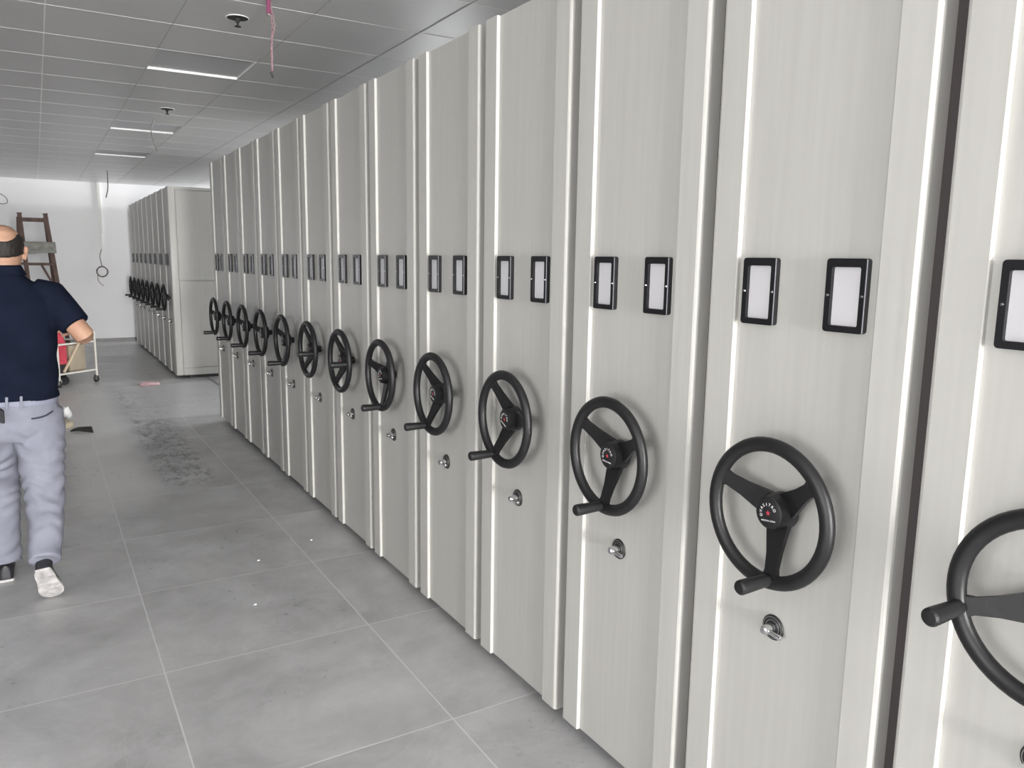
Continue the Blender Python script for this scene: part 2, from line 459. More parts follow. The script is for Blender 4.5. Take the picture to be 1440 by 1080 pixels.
    lathe_x(bm, [(.002, .0005), (.002, .031), (.0045, .0355), (.014, .0385), (.034, .042), (.052, .042), (.055, .034), (.060, .024), (.063, .018), (.0785, .018)], 32)
    hb = link('hub', bm, M['hub'], wh, 30)
    # emblem printed on the hub cap: an arc of letters, a red star, a line of small print
    bm = bmesh.new(); xf = .0014
    st = []
    for k in range(10):
        a = PI / 2 + k * PI / 5; q = .0065 if k % 2 == 0 else .0028
        st.append(bm.verts.new((xf, q * math.cos(a), q * math.sin(a))))
    f = bm.faces.new(st)
    f.material_index = 1
    ex = bmesh.ops.extrude_face_region(bm, geom=[f])
    for v in [g for g in ex['geom'] if isinstance(g, bmesh.types.BMVert)]: v.co.x += .0008
    def glyphs(txt, size, place):
        cu = bpy.data.curves.new('txt', 'FONT'); cu.body = txt; cu.size = size; cu.align_x = 'CENTER'; cu.extrude = .0003
        ob = bpy.data.objects.new('txt', cu); COL.objects.link(ob)
        me = bpy.data.meshes.new_from_object(ob.evaluated_get(bpy.context.evaluated_depsgraph_get()))
        bpy.data.objects.remove(ob); bpy.data.curves.remove(cu)
        b2 = bmesh.new(); b2.from_mesh(me); bpy.data.meshes.remove(me)
        mp = {}
        for v in b2.verts: mp[v] = bm.verts.new(place(v.co))
        for fc in b2.faces:
            try: bm.faces.new([mp[v] for v in fc.verts]).material_index = 0
            except ValueError: pass
        b2.free()
    # reading direction in the picture runs towards -y
    for k, ch in enumerate('OVASITRO'):
        a = math.radians(196 - k * 24.5)
        rad = .0165
        def pl(co, a=a):
            u = Vector((math.sin(a), -math.cos(a))); v = Vector((math.cos(a), math.sin(a)))   # glyph right / glyph up in picture space
            p = v * (rad + co.y) + u * co.x
            return Vector((xf - co.z, -p.x, p.y))
        glyphs(ch, .0095, pl)
    glyphs('MADE IN CHINA', .0052, lambda co: Vector((xf - co.z, -co.x, -.0185 + co.y)))
    link('emblem', bm, None, wh, mats=[M['white'], M['red']])
    # crank handle on the rim end of one spoke, pointing out into the aisle
    bm = bmesh.new(); q = .146
    lathe_x(bm, [(.004, .009), (-.010, .0105), (-.012, .0135), (-.020, .0140), (-.089, .0165), (-.095, .0160), (-.099, .0125), (-.100, .0005)], 20, 0, -q)
    ck = link('crank_handle', bm, M['wheel'], wh, 35)
    return t

def dup(o, parent=None):
    c = o.copy(); COL.objects.link(c); c.parent = parent
    for ch in o.children: dup(ch, c)
    return c

main_turn = [74, -8, 3, 25, 20, -10, -90, -87, -5, -20, -15, -15, -15]     # wheel turn, degrees, seen from the aisle
ordn = ['first', 'second', 'third', 'fourth', 'fifth', 'sixth', 'seventh', 'eighth', 'ninth']
far_turn = [-10, -4, -8, 0, -5, -8, -3, -6]
proto = make_unit()
first = True
def place(x, y, label, group, turn):
    global first
    u = proto if first else dup(proto)
    first = False
    u.location = (x, y, 0); u['label'] = label; u['group'] = group
    for c in u.children:
        if c.name.startswith('handwheel'): c.rotation_euler = (math.radians(turn), 0, 0)
    return u
for k in range(13):
    if k == 0: lab = 'grey handwheel shelving unit at the near end of the long row, cropped by the photo'
    elif k == 12: lab = 'grey shelving unit with black handwheel at the very far end of the long row'
    elif k < 7: lab = 'grey shelving unit with black handwheel, %s from the near end of the long row' % ordn[k]
    else: lab = 'grey shelving unit with black handwheel, %s from the far end of the long row' % ordn[12 - k]
    place(D, Y0 + (k - 1) * W, lab, 'handwheel shelving units of the long near row', main_turn[k])
XB, YB2 = 1.425, 10.50
for k in range(8):
    lab = ('grey handwheel shelving unit with framed side panel, nearest of the far block' if k == 0 else
           'last grey handwheel shelving unit of the far block, next to the far wall' if k == 7 else
           'grey handwheel shelving unit in the far block, %s from its near end' % ordn[k])
    u = place(XB, YB2 + k * W, lab, 'handwheel shelving units of the far block', far_turn[k])
    if k == 0:
        # framed end panel on the exposed near side: corner post, inset sheets, rails
        for c in list(u.children):
            if c.name.startswith('rubber_seal'): bpy.data.objects.remove(c)
        bm = bmesh.new()
        y0, y1 = .0, .041
        box(bm, .004, .078, y0, y1, ZB, HC, .006)
        box(bm, .078, DEP, y0 + .022, y1, ZB, HC)
        box(bm, .078, DEP, y0 + .004, y0 + .022, HC - .030, HC)
        link('side_frame', bm, M['cab'], u, 30)
        bm = bmesh.new()
        for za, zb_ in ((ZB, .128), (.140, 1.225), (1.237, HC - .044)): box(bm, .090, DEP, y0 + .006, y0 + .0225, za, zb_, .002)
        link('side_panel', bm, M['panel'], u)

# floor rails in the gap between the two blocks
for x in (1.80, 3.2):
    bm = bmesh.new(); box(bm, x - .012, x + .012, 7.75, 10.48, 0, .012, .002)
    o = link('floor_rail', bm, M['grey_metal']); tag(o, 'steel floor rail running on the tiles between the two shelving blocks' + (', nearer the aisle' if x < 2 else ', deeper in the gap'), 'rail', 'floor rails')

# ------------------------------------------------------------------ ceiling fittings
for (i, j), nm in zip(panel_cells, ('nearest of three', 'middle of three', 'farthest of three')):
    x0, x1, y0, y1 = gx(i), gx(i + 1), gy(j), gy(j + 1)
    t = thing('ceiling_panel_light', 'unlit square panel light set back in the grey ceiling, ' + nm, 'ceiling light', ((x0 + x1) / 2, (y0 + y1) / 2, H), 0, 'panel lights in the ceiling')
    a, b_ = (x1 - x0) / 2, (y1 - y0) / 2
    bm = bmesh.new(); w = .006
    box(bm, -a, a, b_ - w, b_, 0, .014); box(bm, -a, a, -b_, -b_ + w, 0, .014)
    box(bm, -a, -a + w, -b_ + w, b_ - w, 0, .014); box(bm, a - w, a, -b_ + w, b_ - w, 0, .014)
    link('panel_frame', bm, M['lightframe'], t)
    bm = bmesh.new(); box(bm, -a, a, -b_, b_, .014, .035)
    link('diffuser', bm, M['lightpanel'], t)
for (x, y), nm in zip(((.978, 4.398), (1.036, 7.375)), ('left of the pink wires', 'farther of two')):
    t = thing('sprinkler_head', 'round ceiling sprinkler in a dark pale-rimmed cut-out, ' + nm, 'sprinkler', (x, y, H), 0, 'ceiling sprinklers')
    def lz(bm, prof, n=20):
        tmp = bmesh.new(); lathe_x(tmp, prof, n)
        mp = {v: bm.verts.new((v.co.y, v.co.z, v.co.x)) for v in tmp.verts}
        for f in tmp.faces: bm.faces.new([mp[v] for v in f.verts])
        tmp.free(); bmesh.ops.recalc_face_normals(bm, faces=bm.faces)
    bm = bmesh.new(); lz(bm, [(0, .054), (-.003, .053), (-.003, .0005)]); link('dark_cutout', bm, M['hole'], t, 30)
    bm = bmesh.new(); lz(bm, [(0, .058), (-.0025, .058), (-.0025, .0525), (0, .0525)]); link('rim', bm, M['joint'], t, 30)
    bm = bmesh.new(); lz(bm, [(-.004, .014), (-.022, .010), (-.024, .006), (-.040, .006), (-.041, .017), (-.044, .017), (-.0445, .0005)], 14); link('spray_nozzle', bm, M['hole'], t, 30)

def path(pts, n=8):
    """Catmull-Rom through points"""
    P = [Vector(p) for p in pts]; P = [P[0]] + P + [P[-1]]; out = []
    for i in range(1, len(P) - 2):
        for k in range(n):
            t = k / n; a, b, c, d = P[i - 1:i + 3]
            out.append(.5 * ((2 * b) + (c - a) * t + (2 * a - 5 * b + 4 * c - d) * t * t + (3 * b - a - 3 * c + d) * t ** 3))
    out.append(P[-2]); return out
# pink bundle and twisted thin wires
t = thing('hanging_wires', 'pink electrical wires hanging from the ceiling with a black taped tip', 'wire', (1.042, 4.02, H))
bm = bmesh.new()
for k in range(4):
    dx, dy = .006 * math.cos(k * 1.57), .006 * math.sin(k * 1.57)
    tube(bm, [(dx, dy, 0), (dx * .8 - .002, dy, -.03), (dx - .001, dy * .8, -.062)], .0055, 8)
link('pink_bundle', bm, M['wire_pink'], t, 40)
bm = bmesh.new(); box(bm, -.010, .008, -.008, .008, -.072, -.060, .003); link('conduit_end', bm, M['wire_grey'], t, 30)
for ph in (0, 2.1, 4.2):
    bm = bmesh.new()
    pts = [(.006 + .012 * math.exp(-((z - .11) / .06) ** 2) + (.0035 + .005 * math.exp(-((z - .1) / .05) ** 2)) * math.cos(ph + z * 55), .0045 * math.sin(ph + z * 55), -z) for z in [.01 + .0105 * i for i in range(31)]]
    tube(bm, pts, .0022, 6); link('thin_wire', bm, M['wire_red'], t, 40)
bm = bmesh.new(); tube(bm, [(.0, 0, -.328), (.006, 0, -.342), (.011, 0, -.353)], .006, 8); link('taped_tip', bm, M['black'], t, 40)
bm = bmesh.new(); tube(bm, path([(1.012, 8.0, H), (.985, 8.0, 2.70), (.980, 8.0, 2.64), (.998, 8.0, 2.55), (1.02, 8.0, 2.478)]), .0045, 8)
tag(link('hanging_wire', bm, M['wire_grey'], None, 40), 'single dark curved wire hanging from the ceiling below the middle panel light', 'wire')
bm = bmesh.new(); tube(bm, path([(1.0, 13.3, H), (1.0, 13.3, 2.66), (.992, 13.3, 2.5), (.96, 13.3, 2.37)]), .008, 8)
tag(link('hanging_wire', bm, M['wire_grey'], None, 40), 'short dark wire hanging from the ceiling in front of the far wall', 'wire')
# cable drop with coil on the far wall
t = thing('cable_drop', 'pale cable running down the far wall and ending in a small hanging coil', 'cable', (.99, 15.55, 0))
bm = bmesh.new(); box(bm, .0, .045, .012, .05, 1.9, H); box(bm, .006, .030, .02, .05, 1.62, 1.9); link('cable_trunking', bm, M['wire_white'], t)
bm = bmesh.new(); tube(bm, path([(.016, .03, 1.64), (-.02, .028, 1.5), (-.01, .02, 1.40), (.0, .01, 1.33)]), .007, 8); link('loose_cable', bm, M['wire_grey'], t, 40)
bm = bmesh.new()
tube(bm, [((.085 + .006 * math.sin(i * 1.3)) * math.cos(i * 2 * PI / 26) + .0, .012 + .012 * math.sin(i * .7), 1.235 + (.088 + .006 * math.cos(i * 1.1)) * math.sin(i * 2 * PI / 26)) for i in range(26 * 4 + 1)], .008, 6)
link('coil', bm, M['wire_grey'], t, 40)
bm = bmesh.new(); tube(bm, path([(-.07, .01, 1.19), (-.075, .01, 1.10), (-.04, .01, 1.03), (.01, .01, .99)]), .006, 6); link('wire_tail', bm, M['wire_red'], t, 40)
# small loop of wire high on the far wall at the left edge
bm = bmesh.new(); tube(bm, path([(-.62, 15.61, 2.43), (-.58, 15.55, 2.47), (-.50, 15.54, 2.52), (-.36, 15.54, 2.45), (-.33, 15.54, 2.36), (-.40, 15.54, 2.33), (-.52, 15.55, 2.37)]), .006, 6)
tag(link('wire_loop', bm, M['wire_grey'], None, 40), 'thin loop of wire sticking out high on the far wall above the man', 'wire')

# ------------------------------------------------------------------ step ladder
LY = 13.0
t = thing('step_ladder', 'old brown wooden A-frame step ladder standing before the white far wall', 'ladder', (.05, LY, 0))
ft = [(-.20, 0, 2.06), (.11, 0, 2.06)]; fb = [(-.10, -.45, 0), (.29, -.45, 0)]      # front rails
bt = [(-.215, .06, 2.03), (.105, .06, 2.03)]; bb = [(-.36, .75, 0), (.22, .75, 0)]     # rear rails
def lerp(a, b, z): k = (a[2] - z) / (a[2] - b[2]); return Vector(a).lerp(Vector(b), k)
for a, b in zip(ft, fb):
    bm = bmesh.new(); bar(bm, Vector(a) + Vector((0, 0, .03)), b, .055, .04, .004, (0, 1, 0)); link('front_rail', bm, M['wood_red'], t)
for a, b in zip(bt, bb):
    bm = bmesh.new(); bar(bm, a, b, .045, .035, .004, (0, 1, 0)); link('rear_rail', bm, M['wood_red'], t)
for z in (2.0, 1.67, 1.39, 1.11, .83, .55, .27):
    bm = bmesh.new(); a, b = lerp(ft[0], fb[0], z), lerp(ft[1], fb[1], z)
    bar(bm, a + Vector((-.03, -.012, 0)), b + Vector((.03, -.012, 0)), .05, .055 if z > 1.9 else .035, .004); link('rung', bm, M['wood_red'], t)
for z in (1.39, .6):
    bm = bmesh.new(); bar(bm, lerp(bt[0], bb[0], z), lerp(bt[1], bb[1], z), .035, .03, .003); link('rear_brace', bm, M['wood_red'], t)
bm = bmesh.new(); bar(bm, lerp(ft[1], fb[1], 1.40) + Vector((-.16, .0, 0)), lerp(ft[1], fb[1], 1.0) + Vector((-.01, .03, 0)), .03, .04, .003, (0, 1, 0)); link('diagonal_brace', bm, M['wood_red'], t)
# grey cloth over the second rung
a, b = lerp(ft[0], fb[0], 1.67), lerp(ft[1], fb[1], 1.67)
bm = bmesh.new(); nx, prof = 14, [(.05, -.10), (.048, -.03), (.03, .026), (-.01, .03), (-.045, .028), (-.058, 0), (-.062, -.05), (-.065, -.10), (-.064, -.135)]
grid = []
for i in range(nx + 1):
    u = i / nx; p = Vector((a.x - .02 + (b.x - a.x + .075) * u, a.y, a.z))
    grid.append([bm.verts.new(p + Vector((.015 * u * (j / 8), y - .006 * math.sin(u * 9 + j * .6), z - .012 * math.sin(u * 5.1 + 1) * (1 if z < 0 else 0)))) for j, (y, z) in enumerate(prof)])
for i in range(nx):
    for j in range(len(prof) - 1): bm.faces.new((grid[i][j], grid[i + 1][j], grid[i + 1][j + 1], grid[i][j + 1]))
o = link('work_cloth', bm, M['wood_grey']); o.location = t.location
bake(o, [('SOLIDIFY', dict(thickness=.006, offset=1)), ('SUBSURF', dict(levels=1))])
tag(o, 'grey dusty cloth draped over the second rung of the wooden ladder', 'cloth')

# ------------------------------------------------------------------ trolley with its load
ang = math.atan2(.32, .41)
t = thing('hand_trolley', 'low white metal tube trolley on small casters behind the man', 'trolley', (.175, 10.727, 0), ang)
hx, hy = .255, .275
TR = M['white_metal']
zt, zb = .50, .155
for sx in (-1, 1):
    for sy in (-1, 1):
        top = .62 if sx > 0 else .52
        bm = bmesh.new(); tube(bm, [(sx * hx, sy * hy, .085), (sx * hx, sy * hy, top)], .0125, 10); link('upright', bm, TR, t, 40)
        bm = bmesh.new()
        tmp = Vector((sx * hx, sy * hy, 0))
        lathe_x(bm, [(tmp.x - .012, .028), (tmp.x - .012, .036), (tmp.x - .008, .04), (tmp.x + .008, .04), (tmp.x + .012, .036), (tmp.x + .012, .028)], 18, tmp.y + .012, .041)
        cs = link('caster', bm, M['rubber'], t, 40)
        bm = bmesh.new(); box(bm, tmp.x - .018, tmp.x - .013, tmp.y - .014, tmp.y + .03, .03, .088); box(bm, tmp.x + .013, tmp.x + .018, tmp.y - .014, tmp.y + .03, .03, .088); box(bm, tmp.x - .018, tmp.x + .018, tmp.y - .014, tmp.y + .03, .083, .09)
        link('caster_fork', bm, M['grey_metal'], cs)
for z, nm in ((zt, 'top_rail'), (zb, 'bottom_rail')):
    for s in (-1, 1):
        bm = bmesh.new(); tube(bm, [(-hx, s * hy, z), (hx, s * hy, z)], .0115, 10); link(nm, bm, TR, t, 40)
        bm = bmesh.new(); tube(bm, [(s * hx, -hy, z), (s * hx, hy, z)], .0115, 10); link(nm, bm, TR, t, 40)
bm = bmesh.new(); tube(bm, [(hx, -hy, .62), (hx, hy, .62)], .0125, 10); link('push_handle', bm, TR, t, 40)
bm = bmesh.new(); box(bm, -hx, hx, -hy, hy, zb - .004, zb + .008); link('deck', bm, M['grey_metal'], t)
def crate(name, lab, cx, cy, sx, sy, h, m, grp=None):
    o = thing(name, lab, 'box', (0, 0, 0), 0, grp); o.location = Matrix.Translation(t.location) @ Matrix.Rotation(ang, 4, 'Z') @ Vector((cx, cy, zb + .008)); o.rotation_euler = (0, 0, ang)
    bm = bmesh.new(); box(bm, -sx / 2, sx / 2, -sy / 2, sy / 2, 0, h - .003, .003); link('carton', bm, m, o)
    for s in (-1, 1):
        bm = bmesh.new(); box(bm, -sx / 2, sx / 2, min(s * .001, s * sy / 2), max(s * .001, s * sy / 2), h - .0035, h); link('flap', bm, m, o)
    return o
crate('cardboard_box', 'beige cardboard box on the trolley deck, right of the red bag', .105, .03, .22, .36, .30, M['cardboard'])
crate('cardboard_box', 'lower beige cardboard box on the trolley deck beside the taller one', -.125, .12, .20, .22, .22, M['cardboard'])
tw = lambda x, y, z: Matrix.Translation(t.location) @ Matrix.Rotation(ang, 4, 'Z') @ Vector((x, y, z))
# red bag standing on the trolley
bg = thing('red_bag', 'red fabric bag with a black bottom standing on the white trolley', 'bag', tw(-.13, -.12, zb + .008), ang)
solid('bag_cloth', lambda bm: rings(bm, [(0, 0, .06, .085, .07, 3), (0, 0, .18, .092, .075, 3), (.005, 0, .32, .085, .068, 3), (.005, 0, .42, .070, .05, 2.5), (0, 0, .46, .04, .03)]), M['redbag'], bg, .008, 5, lambda c: .006 * noise.noise(c * 14))
solid('bag_bottom', lambda bm: rings(bm, [(0, 0, .0, .085, .07, 3), (0, 0, .03, .092, .077, 3), (0, 0, .085, .094, .078, 3), (0, 0, .10, .08, .07, 3)]), M['blackcloth'], bg, .008, 3)
bm = bmesh.new(); tube(bm, path([(-.05, 0, .44), (-.035, -.01, .50), (.035, -.01, .50), (.05, 0, .44)]), .008, 8); link('bag_handle', bm, M['redbag'], bg, 40)
bm = bmesh.new(); bar(bm, tw(-.21, -.305, zb + .03), tw(.06, -.305, zt + .08), .018, .018, .003)
tag(link('wooden_stick', bm, M['stick'], None), 'pale wooden stick leaning diagonally against the trolley rails', 'stick')
bm = bmesh.new(); 
g = [[bm.verts.new((-.06 + .12 * i / 6, -.045 + .09 * j / 5, .012 * noise.noise(Vector((i * .8, j * .9, 3))) + .012)) for j in range(6)] for i in range(7)]
for i in range(6):
    for j in range(5): bm.faces.new((g[i][j], g[i + 1][j], g[i + 1][j + 1], g[i][j + 1]))
o = link('paper_sheet', bm, M['paper']); o.location = tw(.08, -.02, zb + .008 + .30); bake(o, [('SOLIDIFY', dict(thickness=.002))])
tag(o, 'crumpled white paper on top of the taller cardboard box', 'paper')
o = solid('black_sack', lambda bm: rings(bm, [(0, 0, .0, .10, .11, 2.5), (0, 0, .035, .12, .12, 2.5), (.01, 0, .08, .09, .09), (.02, 0, .105, .03, .03)]), M['blackcloth'], None, .01, 4, lambda c: .012 * noise.noise(c * 12))
o.location = (.14, 10.66, .002); tag(o, 'slumped black bag lying on the floor under the white trolley', 'bag')

# ------------------------------------------------------------------ litter on the floor
def scrap(name, lab, cat, x, y, sx, sy, sz, m, seed, z=0.0):
    bm = bmesh.new(); bmesh.ops.create_icosphere(bm, subdivisions=3, radius=1)
    for v in bm.verts:
        k = 1 + .35 * noise.noise(v.co * 1.6 + Vector((seed, 0, 0))) + .18 * noise.noise(v.co * 4 + Vector((seed, 3, 0)))
        v.co = Vector((v.co.x * sx * k, v.co.y * sy * k, max(0, (v.co.z * k + .5) * sz)))
    o = link(name, bm, m, None, 50); o.location = (x, y, z); return tag(o, lab, cat)
scrap('plastic_bag', 'scrunched pale pink plastic bag lying flat on the floor before the far block', 'plastic bag', 1.06, 10.16, .12, .10, .03, M['plastic_pink'], 1)
scrap('paper_cup_scrap', 'white crumpled scrap on the floor right of the man, nearest his hip', 'litter', .15, 8.45, .04, .05, .07, M['paper'], 5)
scrap('cardboard_scrap', 'small beige cardboard scrap lying behind the white scrap beside the man', 'litter', .145, 7.98, .05, .09, .045, M['cardboard'], 9)
bm = bmesh.new()
for k in range(5): tube(bm, path([(0, 0, .008), (.05, .03 * (k - 2), .02), (.12, .05 * (k - 2), .012), (.17, .06 * (k - 2), .006)]), .006, 6)
o = link('cable_scrap', bm, M['black'], None, 40); o.location = (.16, 7.72, 0); tag(o, 'dark frayed scrap of cable on the floor beside the man', 'litter')
for (px, py, nm) in ((.877, 3.94, 'on the tile joint nearest the man'), (1.20, 4.10, 'nearest the row of cabinets'), (.74, 3.42, 'in the middle of the second tile')):
    scrap('plaster_chip', 'tiny white chip on the grey floor tiles, ' + nm, 'litter', px, py, .007, .004, .003, M['paper'], px * 9)

# ------------------------------------------------------------------ man walking away
man = thing('person', 'balding man in navy polo shirt and light grey trousers walking away, elbow bent', 'person', (-.13, 4.08, 0))
OX, OY = -.13, 4.08
def L(x, y, z): return Vector((x - OX, y - OY, z))
# joints
hipR, kneeR, ankR = L(-.045, 4.07, .86), L(-.035, 4.01, .475), L(-.055, 3.875, .222)
hipL, kneeL, ankL = L(-.215, 4.09, .86), L(-.215, 4.27, .475), L(-.225, 4.30, .085)
shR, elR, wrR = L(.045, 4.07, 1.355), L(.165, 3.985, 1.185), L(.140, 4.215, 1.195)
shL, elL, wrL = L(-.305, 4.07, 1.355), L(-.40, 4.00, 1.12), L(-.385, 4.18, .97)
hd = L(-.118, 4.105, 1.558)
HR, TR_, HL, TL = L(-.068, 3.795, .186), L(-.032, 3.942, .004), L(-.222, 4.235, .002), L(-.240, 4.495, .002)
def shoe_frame(heel, toe):
    ax = (toe - heel).normalized(); side = Vector((1, 0, 0)); side = (side - ax * side.dot(ax)).normalized(); up = side.cross(ax)
    if up.z < 0: up = -up
    n = (toe - heel).length
    def P(u, s_, h): return heel + ax * (u * n) + side * s_ + up * h
    P.up = up
    return P
def mid(a, b, k): return a.lerp(b, k)
def hand(bm, w, d, sgn, side):
    """palm and five fingers; w wrist, d direction, side = thumb side"""
    d = d.normalized(); side = (side - d * side.dot(d)).normalized(); up = d.cross(side) * sgn
    for k in range(5):
        off = side * (.030 - .015 * k)
        tube(bm, [w - d * .015, w + d * .03 + off * .7, w + d * .088 + off], [.019, .0145, .0115], 10)
    lens = [.074, .083, .077, .060]
    for k in range(4):
        b0 = w + d * .085 + side * (.033 - .0225 * k); l = lens[k]
        d1 = (d - up * .35 + side * (.10 - .07 * k)).normalized(); d2 = (d * .6 - up * .8).normalized(); d3 = (d * .15 - up).normalized()
        p1 = b0 + d1 * l * .48; p2 = p1 + d2 * l * .32; p3 = p2 + d3 * l * .28
        tube(bm, [b0 - d * .015, b0, p1, p2, p3], [.0105, .0096, .0090, .0084, .0066], 10)
    tb = w + d * .025 + side * .028
    tube(bm, [w + d * .012 + side * .012, tb + side * .012, tb + side * .026 + d * .030 - up * .012, tb + side * .024 + d * .058 - up * .026], [.014, .0125, .0105, .008], 10)

def body_fill(bm):
    # trunk
    rings(bm, [(0, .0, .78, .145, .10), (0, 0, .88, .155, .112), (0, .01, .98, .14, .10), (0, .01, 1.10, .145, .105), (0, 0, 1.24, .165, .11, 2.3),
               (0, -.005, 1.34, .160, .10, 2.4), (.003, -.005, 1.40, .11, .08), (.008, .0, 1.44, .062, .062)])
    # neck, head
    tube(bm, [L(-.125, 4.065, 1.38), L(-.122, 4.08, 1.45), L(-.118, 4.095, 1.54)], [.062, .056, .058], 18)
    rings(bm, [(hd.x, hd.y + .045, hd.z - .118, .030, .030), (hd.x, hd.y + .025, hd.z - .095, .052, .068), (hd.x, hd.y + .010, hd.z - .05, .066, .088), (hd.x, hd.y + .002, hd.z, .073, .096),
               (hd.x, hd.y, hd.z + .045, .072, .093), (hd.x, hd.y - .004, hd.z + .080, .058, .074), (hd.x, hd.y - .006, hd.z + .100, .036, .046), (hd.x, hd.y - .006, hd.z + .108, .012, .016)], 26)
    # nose, brow, lips, chin, ears
    tube(bm, [hd + Vector((0, .092, .02)), hd + Vector((0, .108, -.012)), hd + Vector((0, .112, -.026)), hd + Vector((0, .09, -.036))], [.008, .011, .014, .010], 10)
    tube(bm, [hd + Vector((-.045, .082, .026)), hd + Vector((0, .096, .024)), hd + Vector((.045, .082, .026))], [.008, .010, .008], 8)
    tube(bm, [hd + Vector((-.022, .083, -.058)), hd + Vector((0, .092, -.057)), hd + Vector((.022, .083, -.058))], [.005, .008, .005], 8)
    for s in (-1, 1):
        c = hd + Vector((s * .078, -.008, -.012))
        tube(bm, [c + Vector((0, .006, -.028)), c + Vector((s * .004, 0, -.012)), c + Vector((s * .009, -.008, .008)), c + Vector((s * .009, -.006, .024)), c + Vector((s * .002, .008, .028))], [.007, .0075, .0085, .0085, .006], 8)
    # arms
    for s, e, w in ((shR, elR, wrR), (shL, elL, wrL)):
        tube(bm, [s + Vector((0, 0, .02)), mid(s, e, .35), mid(s, e, .8), e, mid(e, w, .12), mid(e, w, .35), mid(e, w, .75), w],
             [.050, .050, .044, .043, .043, .043, .033, .027], 16)
    hand(bm, wrR, Vector((-.30, .9, .08)), 1, Vector((-.5, 0, .85)))
    hand(bm, wrL, Vector((.25, .75, -.45)), -1, Vector((.6, 0, .6)))
    # legs and feet
    for h, k, a in ((hipR, kneeR, ankR), (hipL, kneeL, ankL)):
        tube(bm, [h, mid(h, k, .3), mid(h, k, .8), k, mid(k, a, .3), mid(k, a, .75), a], [.066, .062, .052, .048, .048, .036, .033], 16)
    for heel, toe, ank in ((HR, TR_, ankR), (HL, TL, ankL)):
        P = shoe_frame(heel, toe)
        tube(bm, [ank + (ank - (kneeR if ank is ankR else kneeL)) * -.1, P(.20, 0, .052), P(.34, 0, .046), P(.6, 0, .034), P(.80, 0, .030), P(.90, 0, .026)], [.030, .028, .026, (.028, .020), (.030, .015), (.022, .011)], 14)
solid('body', body_fill, M['skin'], man, .0045, 3)

# hair: close horseshoe, crown bare
def hair_fill(bm):
    rs = []
    nn = 36
    zs = [(-.016, .0735, .0965), (-.004, .0775, .1005), (.014, .0795, .1025), (.036, .080, .1015), (.056, .0755, .0955), (.072, .0665, .0845), (.086, .050, .062)]
    for zi, (z, rx, ry) in enumerate(zs):
        ring = []
        for k in range(nn + 1):
            a = math.radians(158 + 224 * k / nn)          # open towards the face (+y)
            ring.append(bm.verts.new(hd + Vector((rx * math.cos(a), ry * math.sin(a) - .002, z + (.018 * max(0, -math.sin(a)) * -1 if zi == 0 else 0) + .004 * noise.noise(Vector((k * .5, zi * 2, 0))) - (.012 * (zi - 4) * max(0, noise.noise(Vector((k * .13, 7, 0))) + .3) if zi > 4 else 0) - ((0, 0, 0, 0, .020, .036, .050)[zi] * max(0, -math.sin(a)) ** 3)))))
        rs.append(ring)
    for a, c in zip(rs, rs[1:]):
        for k in range(nn): bm.faces.new((a[k], a[k + 1], c[k + 1], c[k]))
bm = bmesh.new(); hair_fill(bm); o = link('hair', bm, M['hair'], None)
bake(o, [('SOLIDIFY', dict(thickness=.012, offset=-1)), ('SUBSURF', dict(levels=2))])
for v in o.data.vertices: v.co += Vector((noise.noise(v.co * 90), noise.noise(v.co * 90 + Vector((9, 0, 0))), 0)) * .0022
o.parent = man
# lips, eyes and brows
bm = bmesh.new(); tube(bm, [hd + Vector((-.024, .078, -.060)), hd + Vector((-.010, .0935, -.057)), hd + Vector((.010, .0935, -.057)), hd + Vector((.024, .078, -.060))], [.002, .006, .006, .002], 10)
link('lips', bm, mat('lips', (.30, .12, .09), .5), man, 40)
for s in (-1, 1):
    bm = bmesh.new(); bmesh.ops.create_uvsphere(bm, u_segments=12, v_segments=8, radius=.011)
    o = link('eye', bm, M['eye'], man, 60); o.location = hd + Vector((s * .031, .078, .002))
    bm = bmesh.new(); bmesh.ops.create_uvsphere(bm, u_segments=10, v_segments=6, radius=.0052)
    p_ = link('iris', bm, M['black'], o, 60); p_.location = (0, .0068, 0)
    bm = bmesh.new(); tube(bm, [hd + Vector((s * .016, .100, .028)), hd + Vector((s * .032, .096, .032)), hd + Vector((s * .048, .084, .028))], [.003, .004, .002], 6); link('eyebrow', bm, M['hair'], man, 40)

# polo shirt
def shirt_fill(bm):
    rings(bm, [(.0, .005, .905, .184, .135, 2.3), (.0, .005, .95, .180, .130, 2.3), (.0, .01, 1.05, .184, .128, 2.3), (.0, .01, 1.16, .194, .132, 2.4), (.0, .0, 1.27, .200, .130, 2.5),
               (.0, -.006, 1.335, .196, .118, 2.5), (.004, -.008, 1.385, .158, .098, 2.3), (.006, -.006, 1.42, .112, .084, 2.1), (.008, -.002, 1.45, .075, .074), (.010, .002, 1.478, .066, .069), (.010, .004, 1.483, .060, .064)], 36)
    for s, e, sg in ((shR, elR, 1), (shL, elL, -1)):
        tube(bm, [s + Vector((-sg * .06, 0, .012)), s + Vector((sg * .004, 0, .0)), mid(s, e, .35), mid(s, e, .62), mid(s, e, .74)], [.072, .074, .070, .067, .066], 22)
def shirt_wr(c):
    f = .004 * noise.noise(Vector((c.x * 7, c.y * 7, c.z * 5)))
    fold = math.exp(-((c.z - 1.0) / .12) ** 2) * .005 * math.sin(c.z * 55 + c.x * 12 + 4 * noise.noise(c * 5))
    return f + fold
solid('polo_shirt', shirt_fill, M['shirt'], man, .0075, 7, shirt_wr)
bm = bmesh.new()
n_ = 40
